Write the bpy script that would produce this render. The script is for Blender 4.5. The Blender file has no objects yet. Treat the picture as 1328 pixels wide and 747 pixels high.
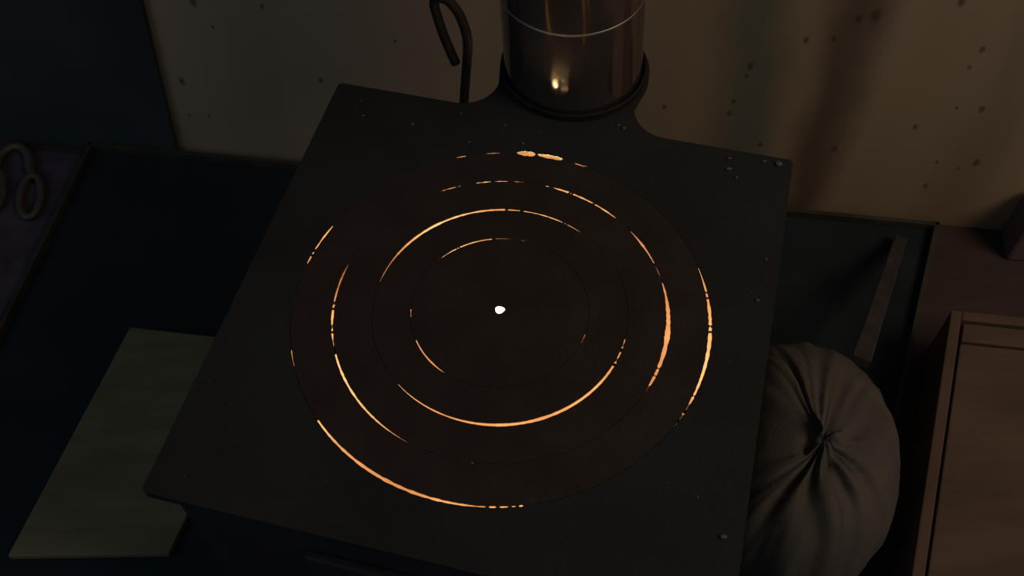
import bpy, bmesh, math, random
from mathutils import Vector, Matrix, noise

random.seed(11)
SC = bpy.context.scene
COL = SC.collection
U = 0.125           # one scene unit of the stove plate in metres
H = 0.30            # height of the hot plate above the floor
def W(x, y, z=0.0):  # plate units (z from the plate top) to metres
    return Vector((x*U, y*U, H + z*U))
FLOOR = -H/U        # floor level in plate units

# ------------------------------------------------------------------ camera
cd = bpy.data.cameras.new('camera'); cam = bpy.data.objects.new('camera', cd); COL.objects.link(cam)
F_PX, EL, ROLL = 1331.55, 0.9709027, -0.0337204
cd.sensor_width = 36.0; cd.lens = F_PX/1328*36.0; cd.clip_start = 0.01
fw = Vector((0, math.cos(EL), -math.sin(EL))); r0 = Vector((1, 0, 0)); u0 = r0.cross(fw)
r2 = r0*math.cos(ROLL) + u0*math.sin(ROLL); u2 = -r0*math.sin(ROLL) + u0*math.cos(ROLL)
M = Matrix((r2, u2, -fw)).transposed().to_4x4(); M.translation = W(0.0616097, -2.694416, 4.116465)
cam.matrix_world = M
SC.camera = cam

# ------------------------------------------------------------------ world, lamp, exposure
wd = bpy.data.worlds.new('night'); SC.world = wd; wd.use_nodes = True
bg = wd.node_tree.nodes['Background']; bg.inputs[0].default_value = (0.66, 0.80, 1.0, 1); bg.inputs[1].default_value = 0.065
ld = bpy.data.lights.new('dim_room_lamp', 'AREA'); ld.shape = 'DISK'; ld.size = 0.8; ld.energy = 6.7
ld.color = (1.0, 0.72, 0.45)
lo = bpy.data.objects.new('dim_room_lamp', ld); COL.objects.link(lo)
lo.location = W(10.0, -3.5, 8.5)
lo.rotation_euler = (W(4.5, 2.4, FLOOR+1) - lo.location).to_track_quat('-Z', 'Y').to_euler()
wl = bpy.data.lights.new('added_cool_fill', 'AREA'); wl.shape = 'RECTANGLE'; wl.size = 1.0; wl.size_y = 1.2; wl.energy = 2.2  # unseen cool fill, added to lift the dark left side
wl.color = (0.72, 0.85, 1.0)
wo = bpy.data.objects.new('added_cool_fill', wl); COL.objects.link(wo)
wo.location = W(-13.0, -7.0, 10.0)
wo.rotation_euler = (W(-2, 1.5, FLOOR) - wo.location).to_track_quat('-Z', 'Y').to_euler()
SC.view_settings.view_transform = 'Standard'; SC.view_settings.look = 'None'
SC.view_settings.exposure = 0.0; SC.view_settings.gamma = 1.0; SC.view_settings.use_curve_mapping = False

# ------------------------------------------------------------------ materials
def nmat(name, base, rough=0.6, metal=0.0, spec=0.3, var=0.25, scale=30.0, bump=0.2, bscale=200.0, tint=None, stretch=None, detail=6.0):
    m = bpy.data.materials.new(name); m.use_nodes = True
    nt = m.node_tree; b = nt.nodes['Principled BSDF']
    tc = nt.nodes.new('ShaderNodeTexCoord'); mp = nt.nodes.new('ShaderNodeMapping')
    nt.links.new(tc.outputs['Object'], mp.inputs[0])
    if stretch: mp.inputs['Scale'].default_value = stretch
    n = nt.nodes.new('ShaderNodeTexNoise'); n.inputs['Scale'].default_value = scale; n.inputs['Detail'].default_value = detail
    nt.links.new(mp.outputs[0], n.inputs['Vector'])
    cr = nt.nodes.new('ShaderNodeValToRGB')
    t = tint or base
    cr.color_ramp.elements[0].position = 0.3; cr.color_ramp.elements[1].position = 0.7
    cr.color_ramp.elements[0].color = (*[c*(1-var) for c in t], 1)
    cr.color_ramp.elements[1].color = (*[c*(1+var) for c in base], 1)
    nt.links.new(n.outputs['Fac'], cr.inputs[0]); nt.links.new(cr.outputs[0], b.inputs['Base Color'])
    b.inputs['Roughness'].default_value = rough; b.inputs['Metallic'].default_value = metal
    b.inputs['Specular IOR Level'].default_value = spec
    if bump:
        n2 = nt.nodes.new('ShaderNodeTexNoise'); n2.inputs['Scale'].default_value = bscale; n2.inputs['Detail'].default_value = 3
        nt.links.new(mp.outputs[0], n2.inputs['Vector'])
        bp = nt.nodes.new('ShaderNodeBump'); bp.inputs['Strength'].default_value = bump; bp.inputs['Distance'].default_value = 0.002
        nt.links.new(n2.outputs['Fac'], bp.inputs['Height']); nt.links.new(bp.outputs[0], b.inputs['Normal'])
    return m

M_iron = nmat('black_iron', (0.0225, 0.0262, 0.0295), 0.8, 0, 0.2, 0.22, 12, 0.25, 350, tint=(0.0255, 0.0245, 0.0255))
M_ring = nmat('reddish_iron', (0.035, 0.0265, 0.0245), 0.8, 0, 0.2, 0.2, 30, 0.25, 350)  # slightly redder than the plate iron
M_steel = nmat('blackened_steel', (0.03, 0.031, 0.034), 0.6, 0, 0.3, 0.2, 20, 0.15, 200)
M_collar = nmat('sooty_steel', (0.013, 0.012, 0.011), 0.7, 0, 0.25, 0.3, 40, 0.2, 300)
M_pipe = nmat('stainless_flue', (0.38, 0.33, 0.32), 0.14, 0.94, 0.5, 0.12, 14, 0.03, 60, stretch=(1, 1, 0.25))
M_seam = nmat('bright_seam', (0.36, 0.32, 0.33), 0.5, 1.0, 0.5, 0.1, 30, 0.05, 100)
M_tray = nmat('dark_hearth_sheet', (0.018, 0.029, 0.037), 0.8, 0, 0.15, 0.25, 12, 0.1, 120)
M_rim = nmat('dull_tray_rim', (0.05, 0.05, 0.04), 0.7, 0, 0.2, 0.25, 25, 0.1, 120)
M_floor = nmat('brown_floor', (0.062, 0.046, 0.046), 0.8, 0, 0.15, 0.25, 5, 0.1, 60, stretch=(1, 6, 1))
M_mat = nmat('added_mat_tone', (0.075, 0.065, 0.09), 0.9, 0, 0.1, 0.25, 40, 0.2, 300)
M_panel = nmat('blue_black_board', (0.048, 0.062, 0.066), 0.85, 0, 0.1, 0.3, 6, 0.05, 60)
M_box = nmat('plum_black_box', (0.16, 0.11, 0.12), 0.85, 0, 0.1, 0.2, 8, 0.05, 60)
M_olive = nmat('olive_board', (0.20, 0.175, 0.105), 0.8, 0, 0.15, 0.2, 10, 0.1, 90, stretch=(1, 5, 1))
M_crate = nmat('crate_panel', (0.118, 0.084, 0.070), 0.8, 0, 0.15, 0.22, 9, 0.12, 120, stretch=(1, 4, 1))
M_crate_rim = nmat('crate_rim', (0.118, 0.084, 0.070), 0.8, 0, 0.15, 0.2, 14, 0.12, 120)
M_cloth = nmat('grey_brown_cloth', (0.098, 0.093, 0.089), 0.95, 0, 0.05, 0.18, 22, 0.35, 900)
M_slat = nmat('pale_kindling', (0.055, 0.050, 0.056), 0.85, 0, 0.1, 0.25, 40, 0.2, 200, stretch=(1, 1, 1))
M_tong = nmat('dull_metal', (0.11, 0.095, 0.08), 0.5, 0.3, 0.4, 0.2, 40, 0.05, 200)
M_ash = nmat('ash', (0.13, 0.125, 0.12), 0.9, 0, 0.1, 0.2, 80, 0)

def fire_mat(name, lo, mid, hi, strength):
    m = bpy.data.materials.new(name); m.use_nodes = True; nt = m.node_tree
    nt.nodes.clear()
    out = nt.nodes.new('ShaderNodeOutputMaterial'); em = nt.nodes.new('ShaderNodeEmission')
    tc = nt.nodes.new('ShaderNodeTexCoord'); n = nt.nodes.new('ShaderNodeTexNoise')
    n.inputs['Scale'].default_value = 17; n.inputs['Detail'].default_value = 5
    cr = nt.nodes.new('ShaderNodeValToRGB'); e = cr.color_ramp.elements
    e[0].position = 0.30; e[0].color = (*lo, 1); e[1].position = 0.72; e[1].color = (*hi, 1)
    k = e.new(0.5); k.color = (*mid, 1)
    nt.links.new(tc.outputs['Object'], n.inputs['Vector']); nt.links.new(n.outputs['Fac'], cr.inputs[0])
    nt.links.new(cr.outputs[0], em.inputs[0]); em.inputs[1].default_value = strength
    nt.links.new(em.outputs[0], out.inputs[0])
    return m
M_fire = fire_mat('fire_glow', (0.42, 0.13, 0.035), (0.80, 0.33, 0.10), (1.25, 0.72, 0.25), 1.2)
M_pipe_spot = fire_mat('pipe_spot_emitter', (1.0, 0.60, 0.20), (1.0, 0.68, 0.27), (1.0, 0.78, 0.40), 120.0)  # extra emitter, added to make the bright spot on the flue pipe
M_hot = fire_mat('white_hot_flame', (1.0, 0.82, 0.55), (1.0, 0.88, 0.66), (1.0, 0.95, 0.8), 6.0)

# wall: pale stained board with dark spots and two vertical stains (wall plane coordinates in metres)
SPOTS = [(5.612,1.77,.016),(5.788,1.795,.012),(6.002,2.018,.03),(5.901,1.976,.018),(5.293,1.499,.018),(5.287,1.411,.012),(5.238,1.149,.013),(5.223,1.03,.016),(6.533,1.058,.015),(6.736,1.809,.016),(6.71,1.643,.01),(6.916,1.277,.016),(7.063,.742,.02),(6.489,2.171,.018),(6.032,.755,.016),(5.498,.735,.015),(6.792,.44,.014),(6.794,.705,.01),(6.752,1.272,.008),(6.959,.659,.008),(1.023,.87,.02),(1.43,1.455,.01),(2.159,1.008,.016),(1.14,.499,.01),(.972,.478,.01),(1.855,1.688,.013),(1.346,1.673,.022),(2.785,1.465,.01),(4.747,1.035,.013)]
def wall_mat():
    m = bpy.data.materials.new('stained_pale_board'); m.use_nodes = True; nt = m.node_tree; L = nt.links
    b = nt.nodes['Principled BSDF']; b.inputs['Roughness'].default_value = 0.85; b.inputs['Specular IOR Level'].default_value = 0.15
    tc = nt.nodes.new('ShaderNodeTexCoord')
    def math_(op, a, c):
        n = nt.nodes.new('ShaderNodeMath'); n.operation = op
        for i, v in enumerate((a, c)):
            if isinstance(v, (int, float)): n.inputs[i].default_value = v
            elif v is not None: L.new(v, n.inputs[i])
        return n.outputs[0]
    def noise_(scale, sx=(1, 1, 1), detail=5):
        mp = nt.nodes.new('ShaderNodeMapping'); mp.inputs['Scale'].default_value = sx; L.new(tc.outputs['Object'], mp.inputs[0])
        n = nt.nodes.new('ShaderNodeTexNoise'); n.inputs['Scale'].default_value = scale; n.inputs['Detail'].default_value = detail
        L.new(mp.outputs[0], n.inputs['Vector']); return n
    warp = noise_(60)
    wv = nt.nodes.new('ShaderNodeVectorMath'); wv.operation = 'MULTIPLY_ADD'
    L.new(warp.outputs['Color'], wv.inputs[0]); wv.inputs[1].default_value = (.0035, 0, .0045); L.new(tc.outputs['Object'], wv.inputs[2])
    sub = nt.nodes.new('ShaderNodeVectorMath'); sub.operation = 'SUBTRACT'; L.new(wv.outputs[0], sub.inputs[0]); sub.inputs[1].default_value = (.00175, 0, .00225)
    sq_ = nt.nodes.new('ShaderNodeVectorMath'); sq_.operation = 'MULTIPLY'; L.new(sub.outputs[0], sq_.inputs[0]); sq_.inputs[1].default_value = (1, 0, .62)
    acc = None
    for s, z, r in SPOTS:
        d = nt.nodes.new('ShaderNodeVectorMath'); d.operation = 'DISTANCE'; L.new(sq_.outputs[0], d.inputs[0]); d.inputs[1].default_value = (s*U, 0, z*U*.62)
        mr = nt.nodes.new('ShaderNodeMapRange'); mr.interpolation_type = 'SMOOTHSTEP'
        mr.inputs['From Min'].default_value = r*U*0.3; mr.inputs['From Max'].default_value = r*U*1.9
        mr.inputs['To Min'].default_value = 1.0; mr.inputs['To Max'].default_value = 0.0
        L.new(d.outputs['Value'], mr.inputs['Value'])
        acc = mr.outputs[0] if acc is None else math_('MAXIMUM', acc, mr.outputs[0])
    sp = nt.nodes.new('ShaderNodeSeparateXYZ'); L.new(tc.outputs['Object'], sp.inputs[0])
    wob = noise_(7, (1, 1, .5), 4)
    xw = math_('ADD', sp.outputs[0], math_('MULTIPLY', math_('SUBTRACT', wob.outputs['Fac'], 0.5), 0.09))
    def band(c, w):
        a = math_('ABSOLUTE', math_('SUBTRACT', xw, c*U), None)
        mr = nt.nodes.new('ShaderNodeMapRange'); mr.interpolation_type = 'SMOOTHSTEP'
        mr.inputs['From Min'].default_value = 0; mr.inputs['From Max'].default_value = w*U
        mr.inputs['To Min'].default_value = 1; mr.inputs['To Max'].default_value = 0
        L.new(a, mr.inputs['Value']); return mr.outputs[0]
    base = nt.nodes.new('ShaderNodeValToRGB'); g = noise_(4, (3, 1, .35), 6); L.new(g.outputs['Fac'], base.inputs[0])
    e = base.color_ramp.elements; e[0].position = .3; e[1].position = .7; e[0].color = (.36, .275, .19, 1); e[1].color = (.44, .33, .225, 1)
    def mix(fac, a, col):
        n = nt.nodes.new('ShaderNodeMix'); n.data_type = 'RGBA'
        if isinstance(fac, (int, float)): n.inputs[0].default_value = fac
        else: L.new(fac, n.inputs[0])
        L.new(a, n.inputs[6]); n.inputs[7].default_value = (*col, 1); return n.outputs[2]
    c = mix(math_('MULTIPLY', band(5.30, .42), .95), base.outputs[0], (.20, .205, .155))
    c = mix(math_('MULTIPLY', band(5.86, .30), .95), c, (.15, .115, .085))
    c = mix(math_('MULTIPLY', band(7.0, .30), .35), c, (.22, .15, .11))
    c = mix(math_('MULTIPLY', acc, .72), c, (.07, .042, .025))
    L.new(c, b.inputs['Base Color'])
    return m
M_wall = wall_mat()

# ------------------------------------------------------------------ helpers
def link(name, bm, mat, parent=None, smooth=False, origin=None):
    me = bpy.data.meshes.new(name)
    if origin is not None: bmesh.ops.translate(bm, vec=-origin, verts=bm.verts)
    bmesh.ops.recalc_face_normals(bm, faces=bm.faces)
    bm.to_mesh(me); bm.free()
    if smooth:
        for p in me.polygons: p.use_smooth = True
        me.set_sharp_from_angle(angle=math.radians(40))
    me.materials.append(mat)
    o = bpy.data.objects.new(name, me); COL.objects.link(o)
    if parent is not None: o.parent = parent
    if origin is not None: o.location = origin - (parent.location if parent is not None else Vector())
    return o
def thing(name, loc, label, cat, group=None):
    o = bpy.data.objects.new(name, None); o.empty_display_size = .02; COL.objects.link(o); o.location = loc
    return tag(o, label, cat, group)
def tag(o, label, cat, group=None):
    o['label'] = label; o['category'] = cat
    if group: o['group'] = group
    return o
def part(name, bm, mat, root, smooth=False):     # bm in world metres
    bmesh.ops.translate(bm, vec=-root.location, verts=bm.verts)
    return link(name, bm, mat, root, smooth)
def prism(bm, pts, z0, z1, bevel=0.0):           # pts plan units, z plate units
    n = len(pts)
    a = [bm.verts.new(W(x, y, z0)) for x, y in pts]; b = [bm.verts.new(W(x, y, z1)) for x, y in pts]
    fs = [bm.faces.new(list(reversed(a))), bm.faces.new(b)]
    for i in range(n): fs.append(bm.faces.new((a[i], a[(i+1) % n], b[(i+1) % n], b[i])))
    if bevel:
        bmesh.ops.bevel(bm, geom=list({e for f in fs for e in f.edges}), offset=bevel*U, segments=2, affect='EDGES', profile=.6)
    return bm
def newprism(*a, **k): return prism(bmesh.new(), *a, **k)
def tube(bm, pts, rad, seg=12, closed=False, cap=True):
    pts = [Vector(p) for p in pts]; n = len(pts); rings = []
    up = None
    for i, p in enumerate(pts):
        t = (pts[(i+1) % n] - pts[i-1]) if closed else (pts[min(i+1, n-1)] - pts[max(i-1, 0)])
        t.normalize()
        if up is None: up = t.orthogonal()
        s = t.cross(up).normalized(); up = s.cross(t).normalized()
        r = rad(i/(n-1)) if callable(rad) else rad
        rings.append([bm.verts.new(p + (up*math.cos(2*math.pi*k/seg) + s*math.sin(2*math.pi*k/seg))*r) for k in range(seg)])
    for i in range(n if closed else n-1):
        A, B = rings[i], rings[(i+1) % n]
        off = 0
        if closed and i == n-1: off = min(range(seg), key=lambda q: (A[0].co - B[q].co).length)
        for k in range(seg): bm.faces.new((A[k], A[(k+1) % seg], B[(k+1+off) % seg], B[(k+off) % seg]))
    if cap and not closed:
        bm.faces.new(list(reversed(rings[0]))); bm.faces.new(rings[-1])
    return bm
def spline(pts, m=8, closed=False):
    pts = [Vector(p) for p in pts]; n = len(pts); out = []
    for i in range(n if closed else n-1):
        g = (lambda j: pts[j % n]) if closed else (lambda j: pts[max(0, min(n-1, j))])
        a, b, c, d = g(i-1), g(i), g(i+1), g(i+2)
        for k in range(m):
            t = k/m
            out.append(.5*((2*b) + (c-a)*t + (2*a-5*b+4*c-d)*t*t + (3*b-a-3*c+d)*t**3))
    if not closed: out.append(pts[-1])
    return out
TH = math.radians(-15.8)
def loc2(x, y):   # stove axes to plan units
    return (x*math.cos(TH) - y*math.sin(TH), x*math.sin(TH) + y*math.cos(TH))

# ------------------------------------------------------------------ setting: wall, floor
WA = Vector((-3.464, 3.396)); WD = Vector((6.931, -1.159)).normalized(); WN = Vector((WD.y, -WD.x))
def wp(s, off=0.0): v = WA + WD*s + WN*off; return (v.x, v.y)
bm = bmesh.new()
prism(bm, [wp(-9), wp(16), wp(16, -.6), wp(-9, -.6)], FLOOR, FLOOR + 19)
ang = math.atan2(WD.y, WD.x); worg = W(WA.x, WA.y, FLOOR)
bmesh.ops.translate(bm, vec=-worg, verts=bm.verts); bmesh.ops.rotate(bm, verts=bm.verts, matrix=Matrix.Rotation(-ang, 3, 'Z'))
o = link('wall_back', bm, M_wall); o.location = worg; o.rotation_euler = (0, 0, ang); o['kind'] = 'structure'
o = link('floor', newprism([wp(-9), wp(16), wp(16, 16), wp(-9, 16)], FLOOR - .4, FLOOR), M_floor); o['kind'] = 'structure'

# ------------------------------------------------------------------ stove
stove = thing('wood_stove', W(0, 0, FLOOR+.04), 'square black iron wood stove with glowing ring slits, standing on the dark hearth tray', 'stove')
TOPS = (0.0, -0.035)      # plate top and underside
# gap tables: per slit circle (radius, [(angle0, angle1, width0, mid, width1)], [(break angle, half width)])
GAPS = [
 (0.427, [(94,136,.012,.013,.003),(57,92,.003,.007,.009),(197,238,.003,.009,.002),(173,179,.003,.006,.003),(329,343,.0015,.0035,.0015),(300,311,.002,.0035,.002)], [(117,.5),(334.5,.7)]),
 (0.613, [(86,163,.015,.019,.003),(40,85.2,.004,.012,.013),(24,39,.002,.003,.002),(217,330,.003,.018,.013),(331.5,345,.009,.006,.002)], [(78.5,.7),(57,.3),(339,.8)]),
 (0.803, [(103.2,112,.009,.011,.005),(99.4,100.4,.006,.008,.006),(91.8,98,.009,.012,.009),(85.3,91,.009,.011,.009),(79.6,84.6,.008,.009,.006),(70,72,.012,.012,.012),(52,69,.010,.018,.010),(41,51.6,.006,.013,.012),(17.5,35.5,.007,.015,.006),(9,17,.002,.004,.004),(326.5,369,.010,.022,.007),(156,174.5,.003,.011,.009),(175.3,184,.010,.012,.009),(185,190,.008,.009,.005),(193.5,243,.008,.0105,.002),(246,248,.003,.004,.003),(252,261,.002,.003,.005)], [(62,.3),(334,.2),(331,.2)]),
 (1.000, [(99,102.4,.012,.017,.010),(96.8,97.4,.007,.008,.007),(88.6,93.5,.010,.014,.009),(77.9,83.6,.024,.031,.018),(69.4,77.2,.018,.026,.015),(61.5,66,.006,.013,.008),(-33,13.5,.009,.0165,.004),(323.5,325.5,.012,.014,.010),(321,322,.008,.010,.008),(145.6,156.6,.008,.013,.009),(157.3,162,.010,.011,.008),(142.5,144,.006,.008,.006),(139.5,140.5,.005,.006,.005),(134,135,.004,.006,.004),(212.5,265.5,.008,.016,.009),(266,268,.011,.011,.009),(268.6,271,.009,.010,.009),(271.5,272.8,.009,.009,.008),(273.3,274.6,.010,.010,.008),(172,174.5,.003,.004,.003),(189,194,.003,.004,.003)], [(3.3,.2),(352.3,.2),(330,.2)]),
]
def gap(k, deg):
    r, segs, brk = GAPS[k]; w = 0.0
    for a, b, w0, w1, w2 in segs:
        d = (deg - a) % 360
        if d <= b - a:
            t = d/(b-a)
            w = max(w, w0 + (w1-w0)*min(1, t*2.2) if t < .4545 else w1 if t < .6 else w1 + (w2-w1)*(t-.6)/.4)
            if w:
                edge = min(d, b-a-d)/0.5; w *= min(1, .25 + edge)
    for a, h in brk:
        d = abs((deg - a + 180) % 360 - 180)
        if d < h: w = 0.0
    if w:
        q = noise.noise(Vector((math.cos(math.radians(deg))*r*14, math.sin(math.radians(deg))*r*14, k*7.3)))
        q2 = noise.noise(Vector((math.cos(math.radians(deg))*r*45, math.sin(math.radians(deg))*r*45, k*3.1)))
        w *= 1.0 + .22*q + (.18 if k < 2 else .32)*q2
    return w
NSEG = 1440
SEAM = 0.0022
OPEN = [[gap(k, i*360/NSEG) for i in range(NSEG)] for k in range(4)]
def wide(k, i): return max(OPEN[k][i], SEAM)
CS = [(math.cos(2*math.pi*i/NSEG), math.sin(2*math.pi*i/NSEG)) for i in range(NSEG)]
TOP_Z, LIP, BOT = 0.0, -0.010, -0.045
def annulus(rin, rout, cin=True, cout=True, under=.034):     # r functions of the segment index; a flat iron ring with undercut lips
    bm = bmesh.new(); cols = []
    for i in range(NSEG):
        c, s = CS[i]; a, b = rin(i), rout(i)
        prof = [(a, TOP_Z), (b, TOP_Z), (b, LIP), (b-.034 if cout else b, BOT), (a+under if cin else a, BOT), (a, LIP)]
        cols.append([bm.verts.new(W(r*c, r*s, z)) for r, z in prof])
    for i in range(NSEG):
        A, B = cols[i], cols[(i+1) % NSEG]
        for k in range(6): bm.faces.new((A[k], B[k], B[(k+1) % 6], A[(k+1) % 6]))
    return bm
def ledges(k):                                   # the seats under the closed joints, one mesh per run
    r = GAPS[k][0]; z0, z1 = BOT - .004, BOT - .016
    st = next(i for i in range(NSEG) if OPEN[k][i] > 0); runs = []; run = []
    for i in range(st, st + NSEG + 1):
        j = i % NSEG
        if OPEN[k][j] <= 0: run.append(j)
        else:
            if len(run) > 1: runs.append(run)
            run = []
    for run in runs:
        bm = bmesh.new(); prev = None
        for j in run:
            c, s = CS[j]
            cur = [bm.verts.new(W(rr*c, rr*s, z)) for rr, z in ((r-.05, z0), (r+.05, z0), (r+.05, z1), (r-.05, z1))]
            if prev:
                for q in range(4): bm.faces.new((prev[q], cur[q], cur[(q+1) % 4], prev[(q+1) % 4]))
            else: bm.faces.new(list(reversed(cur)))
            prev = cur
        bm.faces.new(prev)
        yield bm
# stove plate with the flue tab
HALF, CRN, FC, FR, FIL = 1.27, 0.028, 1.68, 0.425, 0.20
fx = math.sqrt((FR+FIL)**2 - (HALF+FIL-FC)**2)
def inside(x, y):
    ax, ay = abs(x), abs(y)
    if ax <= HALF and ay <= HALF:
        if ax > HALF-CRN and ay > HALF-CRN and math.hypot(ax-HALF+CRN, ay-HALF+CRN) > CRN: return False
        return True
    if math.hypot(x, y-FC) <= FR: return True
    if y > HALF and y < FC and ax < fx:
        if y - HALF > FIL + (FC-HALF-FIL): return False
        if math.hypot(ax-fx, y-HALF-FIL) < FIL: return False
        # below the tangent line from the fillet centre to the tab centre
        return y < FC + (HALF+FIL-FC)*ax/fx if ax > 1e-6 else True
    return False
def outer_r(i):
    a = 2*math.pi*i/NSEG - TH
    c, s = math.cos(a), math.sin(a)
    r = 2.3
    while not inside(r*c, r*s): r -= .004
    lo_, hi_ = r, r + .004
    for _ in range(10):
        m = (lo_+hi_)/2
        if inside(m*c, m*s): lo_ = m
        else: hi_ = m
    return lo_
OUT = [outer_r(i) for i in range(NSEG)]
bm = annulus(lambda i: GAPS[3][0] + wide(3, i)/2, lambda i: OUT[i], True, False, .07)
plate = part('top_plate', bm, M_iron, stove)
for bm in ledges(3): part('ring_seat', bm, M_iron, stove)
# body
B0, B1, ZB, ZT = 1.165, 1.20, FLOOR + .36, BOT
def sq(h): return [loc2(-h, -h), loc2(h, -h), loc2(h, h), loc2(-h, h)]
bm = bmesh.new(); t = .035
for x0, y0, x1, y1 in ((-B1, -B1, B1, -B1+t), (-B1, B1-t, B1, B1), (-B1, -B1+t, -B1+t, B1-t), (B1-t, -B1+t, B1, B1-t)):
    prism(bm, [loc2(x0, y0), loc2(x1, y0), loc2(x1, y1), loc2(x0, y1)], ZB, ZT)
prism(bm, sq(B1), ZB - .03, ZB)
part('firebox', bm, M_steel, stove)
for sx in (-1, 1):
    for sy in (-1, 1):
        bm = bmesh.new()
        pts = [W(*loc2(sx*1.04, sy*1.04), ZB-.03), W(*loc2(sx*1.06, sy*1.06), FLOOR+.2), W(*loc2(sx*1.08, sy*1.08), FLOOR+.06), W(*loc2(sx*1.08, sy*1.08), FLOOR+.041)]
        tube(bm, pts, lambda q: (.065-.02*q)*U, 12)
        part('leg', bm, M_steel, stove, True)
door = part('door', newprism([loc2(-.62, -B1-.05), loc2(.62, -B1-.05), loc2(.62, -B1), loc2(-.62, -B1)], FLOOR+.7, -.45, bevel=.015), M_steel, stove)
bm = bmesh.new(); tube(bm, spline([W(*loc2(.48, -B1-.05), -1.0), W(*loc2(.48, -B1-.16), -1.02), W(*loc2(.48, -B1-.17), -1.2), W(*loc2(.48, -B1-.17), -1.36)]), .022*U, 10)
h = part('handle', bm, M_collar, door, True); h.location = (0, 0, 0); 
h.data.transform(Matrix.Translation(stove.location - (stove.location + door.location)))
# rear bent-rod handle
HB = HALF + .03
hp = [(-.556,-.30),(-.552,-.15),(-.544,-.009),(-.524,.176),(-.502,.375),(-.502,.48),(-.528,.592),(-.561,.655),(-.598,.692),(-.640,.692),(-.662,.655),(-.655,.587),(-.632,.469),(-.599,.349),(-.575,.267)]
bm = bmesh.new(); pts = [W(*loc2(x, HB), z) for x, z in hp]
pts = [W(*loc2(-.556, B1), -.30)] + pts
tube(bm, spline(pts, 6), .026*U, 12)
part('rod_handle', bm, M_collar, stove, True)
# flue collar and pipe
def ringwall(cx, cy, r0_, r1_, z0, z1, n=96, bev=.0):
    bm = bmesh.new(); cols = []
    for i in range(n):
        a = 2*math.pi*i/n; c, s = math.cos(a), math.sin(a)
        cols.append([bm.verts.new(W(cx+r*c, cy+r*s, z)) for r, z in ((r0_, z0), (r1_, z0), (r1_, z1-bev), (r1_-bev, z1), (r0_, z1))])
    for i in range(n):
        A, B = cols[i], cols[(i+1) % n]
        for k in range(5): bm.faces.new((A[k], B[k], B[(k+1) % 5], A[(k+1) % 5]))
    return bm
PX, PY = .452, 1.617
part('flue_collar', ringwall(PX, PY, .402, .414, 0, .045, bev=.006), M_collar, stove, True)
pipe = thing('flue_pipe', W(PX, PY, .001), 'shiny round stainless steel flue pipe standing on the stove behind the rings', 'stovepipe')
LEAN = (-.035, .11)
def lean(bm):
    for v in bm.verts:
        z = (v.co.z - H)/U; v.co.x += LEAN[0]*z*U; v.co.y += LEAN[1]*z*U
    return bm
def pipe_sec(z0, z1, r):
    bm = bmesh.new(); cols = []; n = 128
    for i in range(n):
        a = 2*math.pi*i/n; c, s = math.cos(a), math.sin(a)
        cols.append([bm.verts.new(W(PX+q*c, PY+q*s, z)) for q, z in ((r, z0), (r, z1), (r-.012, z1), (r-.012, z0))])
    for i in range(n):
        A, B = cols[i], cols[(i+1) % n]
        for k in range(4): bm.faces.new((A[k], B[k], B[(k+1) % 4], A[(k+1) % 4]))
    return bm
part('lower_section', lean(pipe_sec(.001, .535, .390)), M_pipe, pipe, True)
part('upper_section', lean(pipe_sec(.545, 5.5, .3915)), M_pipe, pipe, True)
part('joint_seam', lean(ringwall(PX, PY, .38, .393, .533, .545, 128, .003)), M_seam, pipe, True)

# the loose rings of the hot plate, from the middle outwards
HOLE = .0230
LAB = ['round iron disc with a small white-hot hole, at the centre of the stove rings', 'narrow iron ring directly around the round centre disc', 'middle iron ring, second one out from the centre disc', 'widest, outermost loose iron ring, next to the square plate']
for k in range(4):
    if k == 0: rin, ci = (lambda i: HOLE*(1 + .08*math.sin(i*2*math.pi/NSEG*3+1))), True
    else: rin, ci = (lambda i, k=k: GAPS[k-1][0] + wide(k-1, i)/2), True
    rout = lambda i, k=k: GAPS[k][0] - wide(k, i)/2
    o = link('hotplate_disc' if k == 0 else 'stove_ring', annulus(rin, rout, ci, True), M_ring, origin=W(0, 0, 0))
    tag(o, LAB[k], 'stove disc' if k == 0 else 'stove ring', None if k == 0 else 'loose iron rings of the hot plate')
    if k:
        for bm in ledges(k-1): part('ring_seat', bm, M_ring, o)

# fire under the plate
fire = thing('wood_fire', W(0, 0, ZB), 'orange wood fire burning under the rings, seen through the slits', 'fire')
bm = bmesh.new(); NR, NT = 22, 96; grid = []
for j in range(NR+1):
    rr = 1.158*j/NR; row = []
    for i in range(NT):
        a = 2*math.pi*i/NT; x, y = rr*math.cos(a), rr*math.sin(a)
        z = -.098 + .02*noise.noise(Vector((x*4, y*4, 1))) + .012*noise.noise(Vector((x*11, y*11, 4)))
        row.append(bm.verts.new(W(x, y, z)))
        if j == 0: break
    grid.append(row)
base = [bm.verts.new(W(.75*math.cos(2*math.pi*i/NT), .75*math.sin(2*math.pi*i/NT), ZB+.02)) for i in range(NT)]
for i in range(NT): bm.faces.new((grid[0][0], grid[1][i], grid[1][(i+1) % NT]))
for j in range(1, NR):
    for i in range(NT): bm.faces.new((grid[j][i], grid[j+1][i], grid[j+1][(i+1) % NT], grid[j][(i+1) % NT]))
for i in range(NT): bm.faces.new((grid[NR][i], base[i], base[(i+1) % NT], grid[NR][(i+1) % NT]))
bm.faces.new(base)
part('flame', bm, M_fire, fire, True)
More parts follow.
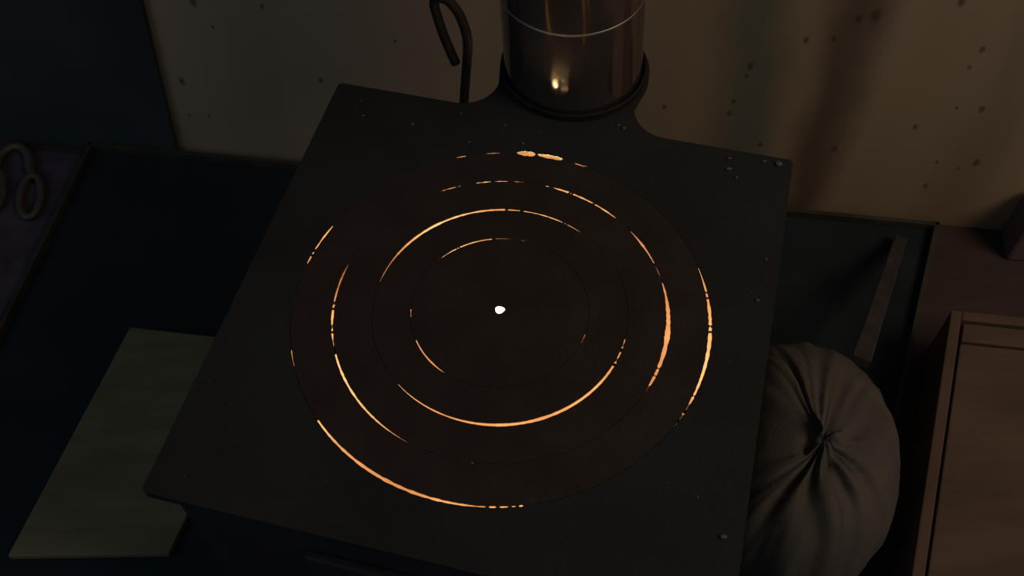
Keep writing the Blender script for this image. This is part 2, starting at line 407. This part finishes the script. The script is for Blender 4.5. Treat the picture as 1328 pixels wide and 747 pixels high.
for (x, y, z, rx, ry, fm) in ((.0, .055, -.085, .065, .06, M_hot), (.20, .905, -.078, .19, .042, M_pipe_spot)):  # white core under the hole, then the added emitter for the pipe spot
    bm = bmesh.new(); bmesh.ops.create_icosphere(bm, subdivisions=2, radius=1)
    for v in bm.verts:
        q = 1 + .2*noise.noise(v.co*2.3)
        v.co = W(x + v.co.x*rx*q, y + v.co.y*ry*q, z + v.co.z*.02*q)
    part('flame', bm, fm, fire, True)

# ash crumbs on the plate
bm = bmesh.new()
crumbs = [(1.218,.826,.013),(1.485,.847,.017),(1.25,.767,.010),(1.233,.901,.010),(1.412,.871,.009),(.669,1.165,.010),(-.144,1.078,.009),(.146,1.054,.010),(-.724,1.30,.008),(-.453,1.225,.008),(1.315,.237,.009),(1.235,-.002,.009),(.053,1.19,.008),(.697,1.14,.012),(.903,-1.168,.016)]
for _ in range(70):
    x, y = loc2(random.uniform(-1.2, 1.2), random.uniform(-1.2, 1.2))
    if math.hypot(x, y) > 1.06: crumbs.append((x, y, random.uniform(.002, .005)))
for x, y, r in crumbs:
    g = bmesh.ops.create_icosphere(bm, subdivisions=1, radius=1)
    sx, sy = random.uniform(.7, 1.4), random.uniform(.6, 1.1)
    for v in g['verts']:
        c = v.co; v.co = W(x + c.x*r*sx, y + c.y*r*sy, r*.62 + c.z*r*.6*random.uniform(.8, 1))
o = link('ash_crumbs', bm, M_ash, origin=W(0, 0, 0)); tag(o, 'pale ash crumbs scattered over the black hot plate', 'ash'); o['kind'] = 'stuff'

# ------------------------------------------------------------------ hearth tray
tray = thing('hearth_tray', W(0, 0, FLOOR), 'large flat blue-black hearth tray with a thin rim, lying under the stove', 'tray')
TL, TR = wp(0.0, .066), wp(7.0, .066)
BR = (TR[0] - .4*4.6, TR[1] - .916*4.6); BL = (TL[0] - .165*4.6, TL[1] - .986*4.6)
part('sheet', newprism([BL, BR, TR, TL], FLOOR, FLOOR+.04), M_tray, tray)
def rail(a, b, w, z0, z1):
    a, b = Vector(a), Vector(b); d = (b-a).normalized(); n = Vector((-d.y, d.x))*w
    return newprism([tuple(a), tuple(b), tuple(b+n), tuple(a+n)], z0, z1, bevel=.004)
for a, b in ((TR, TL), (TL, BL), (BL, BR), (BR, TR)):
    part('rim', rail(a, b, .035, FLOOR+.04, FLOOR+.11), M_rim, tray)

# ------------------------------------------------------------------ things around
Z = FLOOR + .04
o = link('flat_board', newprism([(-2.79, 1.46), (-1.72, 1.28), (-2.22, -.30), (-3.27, -.28)], Z, Z+.06, bevel=.012), M_olive, origin=W(-2.5, .6, Z))
tag(o, 'olive-brown flat board lying on the dark tray left of the stove', 'board')

o = link('upright_board', newprism([wp(-2.6, .004), wp(.75, .004), wp(.75, .06), wp(-2.6, .06)], FLOOR, FLOOR+9, bevel=.01), M_panel, origin=W(*wp(-1, .04), FLOOR))
for v in o.data.vertices:                       # its right edge runs slightly out of plumb
    wv = v.co + o.location; zz = (wv.z)/U; s = (Vector((wv.x/U, wv.y/U)) - WA).dot(WD)
    if s > 0: v.co += Vector((WD.x, WD.y, 0))*(.135*zz*U)
tag(o, 'tall blue-black board standing against the pale wall at the left', 'board')

o = link('dark_box', newprism([wp(7.50, .02), wp(9.4, .02), wp(9.4, .30), wp(7.50, .30)], FLOOR, FLOOR+.52, bevel=.03), M_box, origin=W(*wp(8.4, .5), FLOOR))
tag(o, 'low plum-black box against the wall, cut off by the right frame edge', 'box')

# crate at the right: rim boards, recessed lid, sides
CZ = -1.80
cBL = Vector((3.05, 1.05)); ce = Vector((.986, -.165)); cl = Vector((-.369, -.93)).normalized()
def cp(a, b): v = cBL + ce*a + cl*b; return (v.x, v.y)
crate = thing('wooden_crate', W(*cp(1, 1.3), FLOOR), 'low reddish-brown wooden crate with a raised rim, right of the cloth sack', 'crate')
CW, CL, CT = 2.2, 3.2, .075
def cquad(a0, a1, b0, b1): return [cp(a0, b1), cp(a1, b1), cp(a1, b0), cp(a0, b0)]
for q in ((0, CT, 0, CL), (CW-CT, CW, 0, CL), (CT, CW-CT, 0, CT), (CT, CW-CT, CL-CT, CL)):
    part('side_board', newprism(cquad(*q), FLOOR, CZ, bevel=.012), M_crate_rim, crate)
part('lid', newprism(cquad(CT+.02, CW-CT-.02, .26, CL-CT-.02), FLOOR+.2, CZ-.02, bevel=.01), M_crate, crate)
part('lid_batten', newprism(cquad(CT+.02, CW-CT-.02, CT+.02, .245), FLOOR+.2, CZ-.01, bevel=.01), M_crate, crate)

# kindling slat leaning behind the sack
a, b = W(3.085, 2.03, FLOOR+.10), W(2.26, .55, -1.55)
o = None
bm = bmesh.new(); d = (b-a).normalized(); s = d.cross(Vector((0, 0, 1))).normalized(); n = s.cross(d)
L = (b-a).length + .004; secs = 14; prev = None
for i in range(secs+1):
    q = i/secs; c = a + d*(L*q); w = (.048 + .012*q + .004*noise.noise(Vector((q*9, 0, 2))))*U; hgt = .024*U
    c = c + n*.004*U*noise.noise(Vector((q*6, 3, 1)))
    cur = [bm.verts.new(c + s*w*x + n*hgt*y) for x, y in ((-1, -1), (1, -1), (1, .8), (.85, 1), (-.85, 1), (-1, .8))]
    if prev:
        for k in range(6): bm.faces.new((prev[k], cur[k], cur[(k+1) % 6], prev[(k+1) % 6]))
    else: bm.faces.new(list(reversed(cur)))
    prev = cur
bm.faces.new(prev)
o = link('kindling_slat', bm, M_slat, origin=a)
tag(o, 'narrow pale wooden slat leaning over the dark tray behind the sack', 'stick')

# cloth sack with gathered top

cx, cy, ax_, ay_ = 1.745, -.10, .61, .80
gx, gy = 1.755, -.235
rot = math.radians(-14)
PLE = [(270,1.0,8),(244,1.1,9),(300,.9,8),(331,.8,6),(352,.3,10),(22,.35,9),(60,.3,12),(92,.35,8),(126,.55,3),(150,.2,12),(186,.5,12),(216,.5,9),(286,.35,4),(316,.35,5),(8,.12,4),(41,.16,4),(73,.2,5),(110,.15,3),(143,.12,4),(168,.2,5),(201,.12,4),(229,.25,4),(345,.12,4)]
def pleat(deg):
    v = 0
    for a_, dp, wd_ in PLE:
        dd = (deg - a_ + 180) % 360 - 180
        v -= dp*math.exp(-(dd/wd_)**2)
    return v
bm = bmesh.new(); NT = 240; rows = []
prof = [(.05,-1.045),(.09,-1.055),(.12,-1.08),(.16,-1.105),(.22,-1.11),(.34,-1.115),(.46,-1.135),(.58,-1.17),(.70,-1.23),(.80,-1.30),(.89,-1.40),(.96,-1.52),(1.0,-1.66),(1.0,-1.82),(.99,-2.0),(.97,-2.18),(.93,-2.30),(.86,Z)]
for j, (rr, z) in enumerate(prof):
    row = []
    for i in range(NT):
        deg = 360*i/NT; a_ = math.radians(deg)
        ca, sa = math.cos(a_), math.sin(a_); pw = 1.0 - .42*max(0, -ca)**.5 - .12*max(0, sa)*max(0, -ca)   # flattened towards the stove
        ex, ey = (ax_ if ca > 0 else .44)*math.copysign(abs(ca)**pw, ca), ay_*math.copysign(abs(sa)**pw, sa)
        ex, ey = ex*math.cos(rot)-ey*math.sin(rot), ex*math.sin(rot)+ey*math.cos(rot)
        k = min(1, rr/.95)**1.2
        x0, y0 = gx + (cx-gx)*k, gy + (cy-gy)*k
        p_ = pleat(deg + 9*math.sin(rr*4 + deg*.05)) if z > -1.9 else pleat(deg)*.4
        amp = .055*math.sin(math.pi*min(1, max(0, (rr-.03)/.97))**.75) if rr < .999 else .012
        wr = .010*noise.noise(Vector((math.cos(a_)*rr*9, math.sin(a_)*rr*9, z*5))) + .02*noise.noise(Vector((math.cos(a_)*rr*3, math.sin(a_)*rr*3, z*2+5)))
        zz = z + p_*amp*1.4 + (wr if j < len(prof)-1 else 0)
        rs = rr*(1 + (p_*.035 if rr > .5 else p_*.10) + wr*.8)
        if j < 4: zz += .020*math.sin(a_*3+1) + .010*math.sin(a_*7); rs *= 1+.25*math.sin(a_*4)
        row.append(bm.verts.new(W(x0 + ex*rs, y0 + ey*rs, max(Z, zz))))
    rows.append(row)
for A, B in zip(rows, rows[1:]):
    for i in range(NT): bm.faces.new((A[i], A[(i+1) % NT], B[(i+1) % NT], B[i]))
c0 = bm.verts.new(W(gx, gy, -1.10))
for i in range(NT): bm.faces.new((c0, rows[0][(i+1) % NT], rows[0][i]))
bm.faces.new(rows[-1])
ob = link('cloth_sack', bm, M_cloth, origin=W(1.80, -.10, Z))
tag(ob, 'round grey-brown cloth sack with a gathered pleated top, right of the stove', 'sack')
for p in ob.data.polygons: p.use_smooth = True
# dark mat added under the tongs, standing in for the dim left floor
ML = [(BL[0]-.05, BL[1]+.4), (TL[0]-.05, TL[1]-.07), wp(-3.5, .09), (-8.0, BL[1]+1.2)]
o = link('added_mat', newprism(ML, FLOOR, FLOOR+.02), M_mat, origin=W(-5, 1.5, FLOOR))
tag(o, 'added black mat on the floor beyond the left side of the hearth tray', 'mat')

# fire tongs on the floor at the left edge
tg = thing('fire_tongs', W(-4.05, 2.95, FLOOR+.02), 'dull metal tongs with rounded finger loops lying at the left frame edge', 'tongs')
tz = FLOOR + .06
def loop(cx_, cy_, a_, b_, tilt):
    out = []
    for i in range(36):
        t_ = 2*math.pi*i/36; x, y = a_*math.cos(t_), b_*math.sin(t_)
        out.append(W(cx_ + x*math.cos(tilt)-y*math.sin(tilt), cy_ + x*math.sin(tilt)+y*math.cos(tilt), tz))
    return out
for cx_, cy_ in ((-3.865, 2.80), (-4.19, 2.87)):
    bm = bmesh.new(); tube(bm, loop(cx_, cy_, .085, .225, .18), .030*U, 10, closed=True); part('finger_loop', bm, M_tong, tg, True)
bm = bmesh.new(); tube(bm, spline([W(-3.90, 3.02, tz), W(-3.945, 3.12, tz), W(-3.99, 3.25, tz), W(-4.075, 3.345, tz), W(-4.17, 3.34, tz), W(-4.235, 3.24, tz), W(-4.23, 3.09, tz)]), .038*U, 10)
part('spring_bow', bm, M_tong, tg, True)
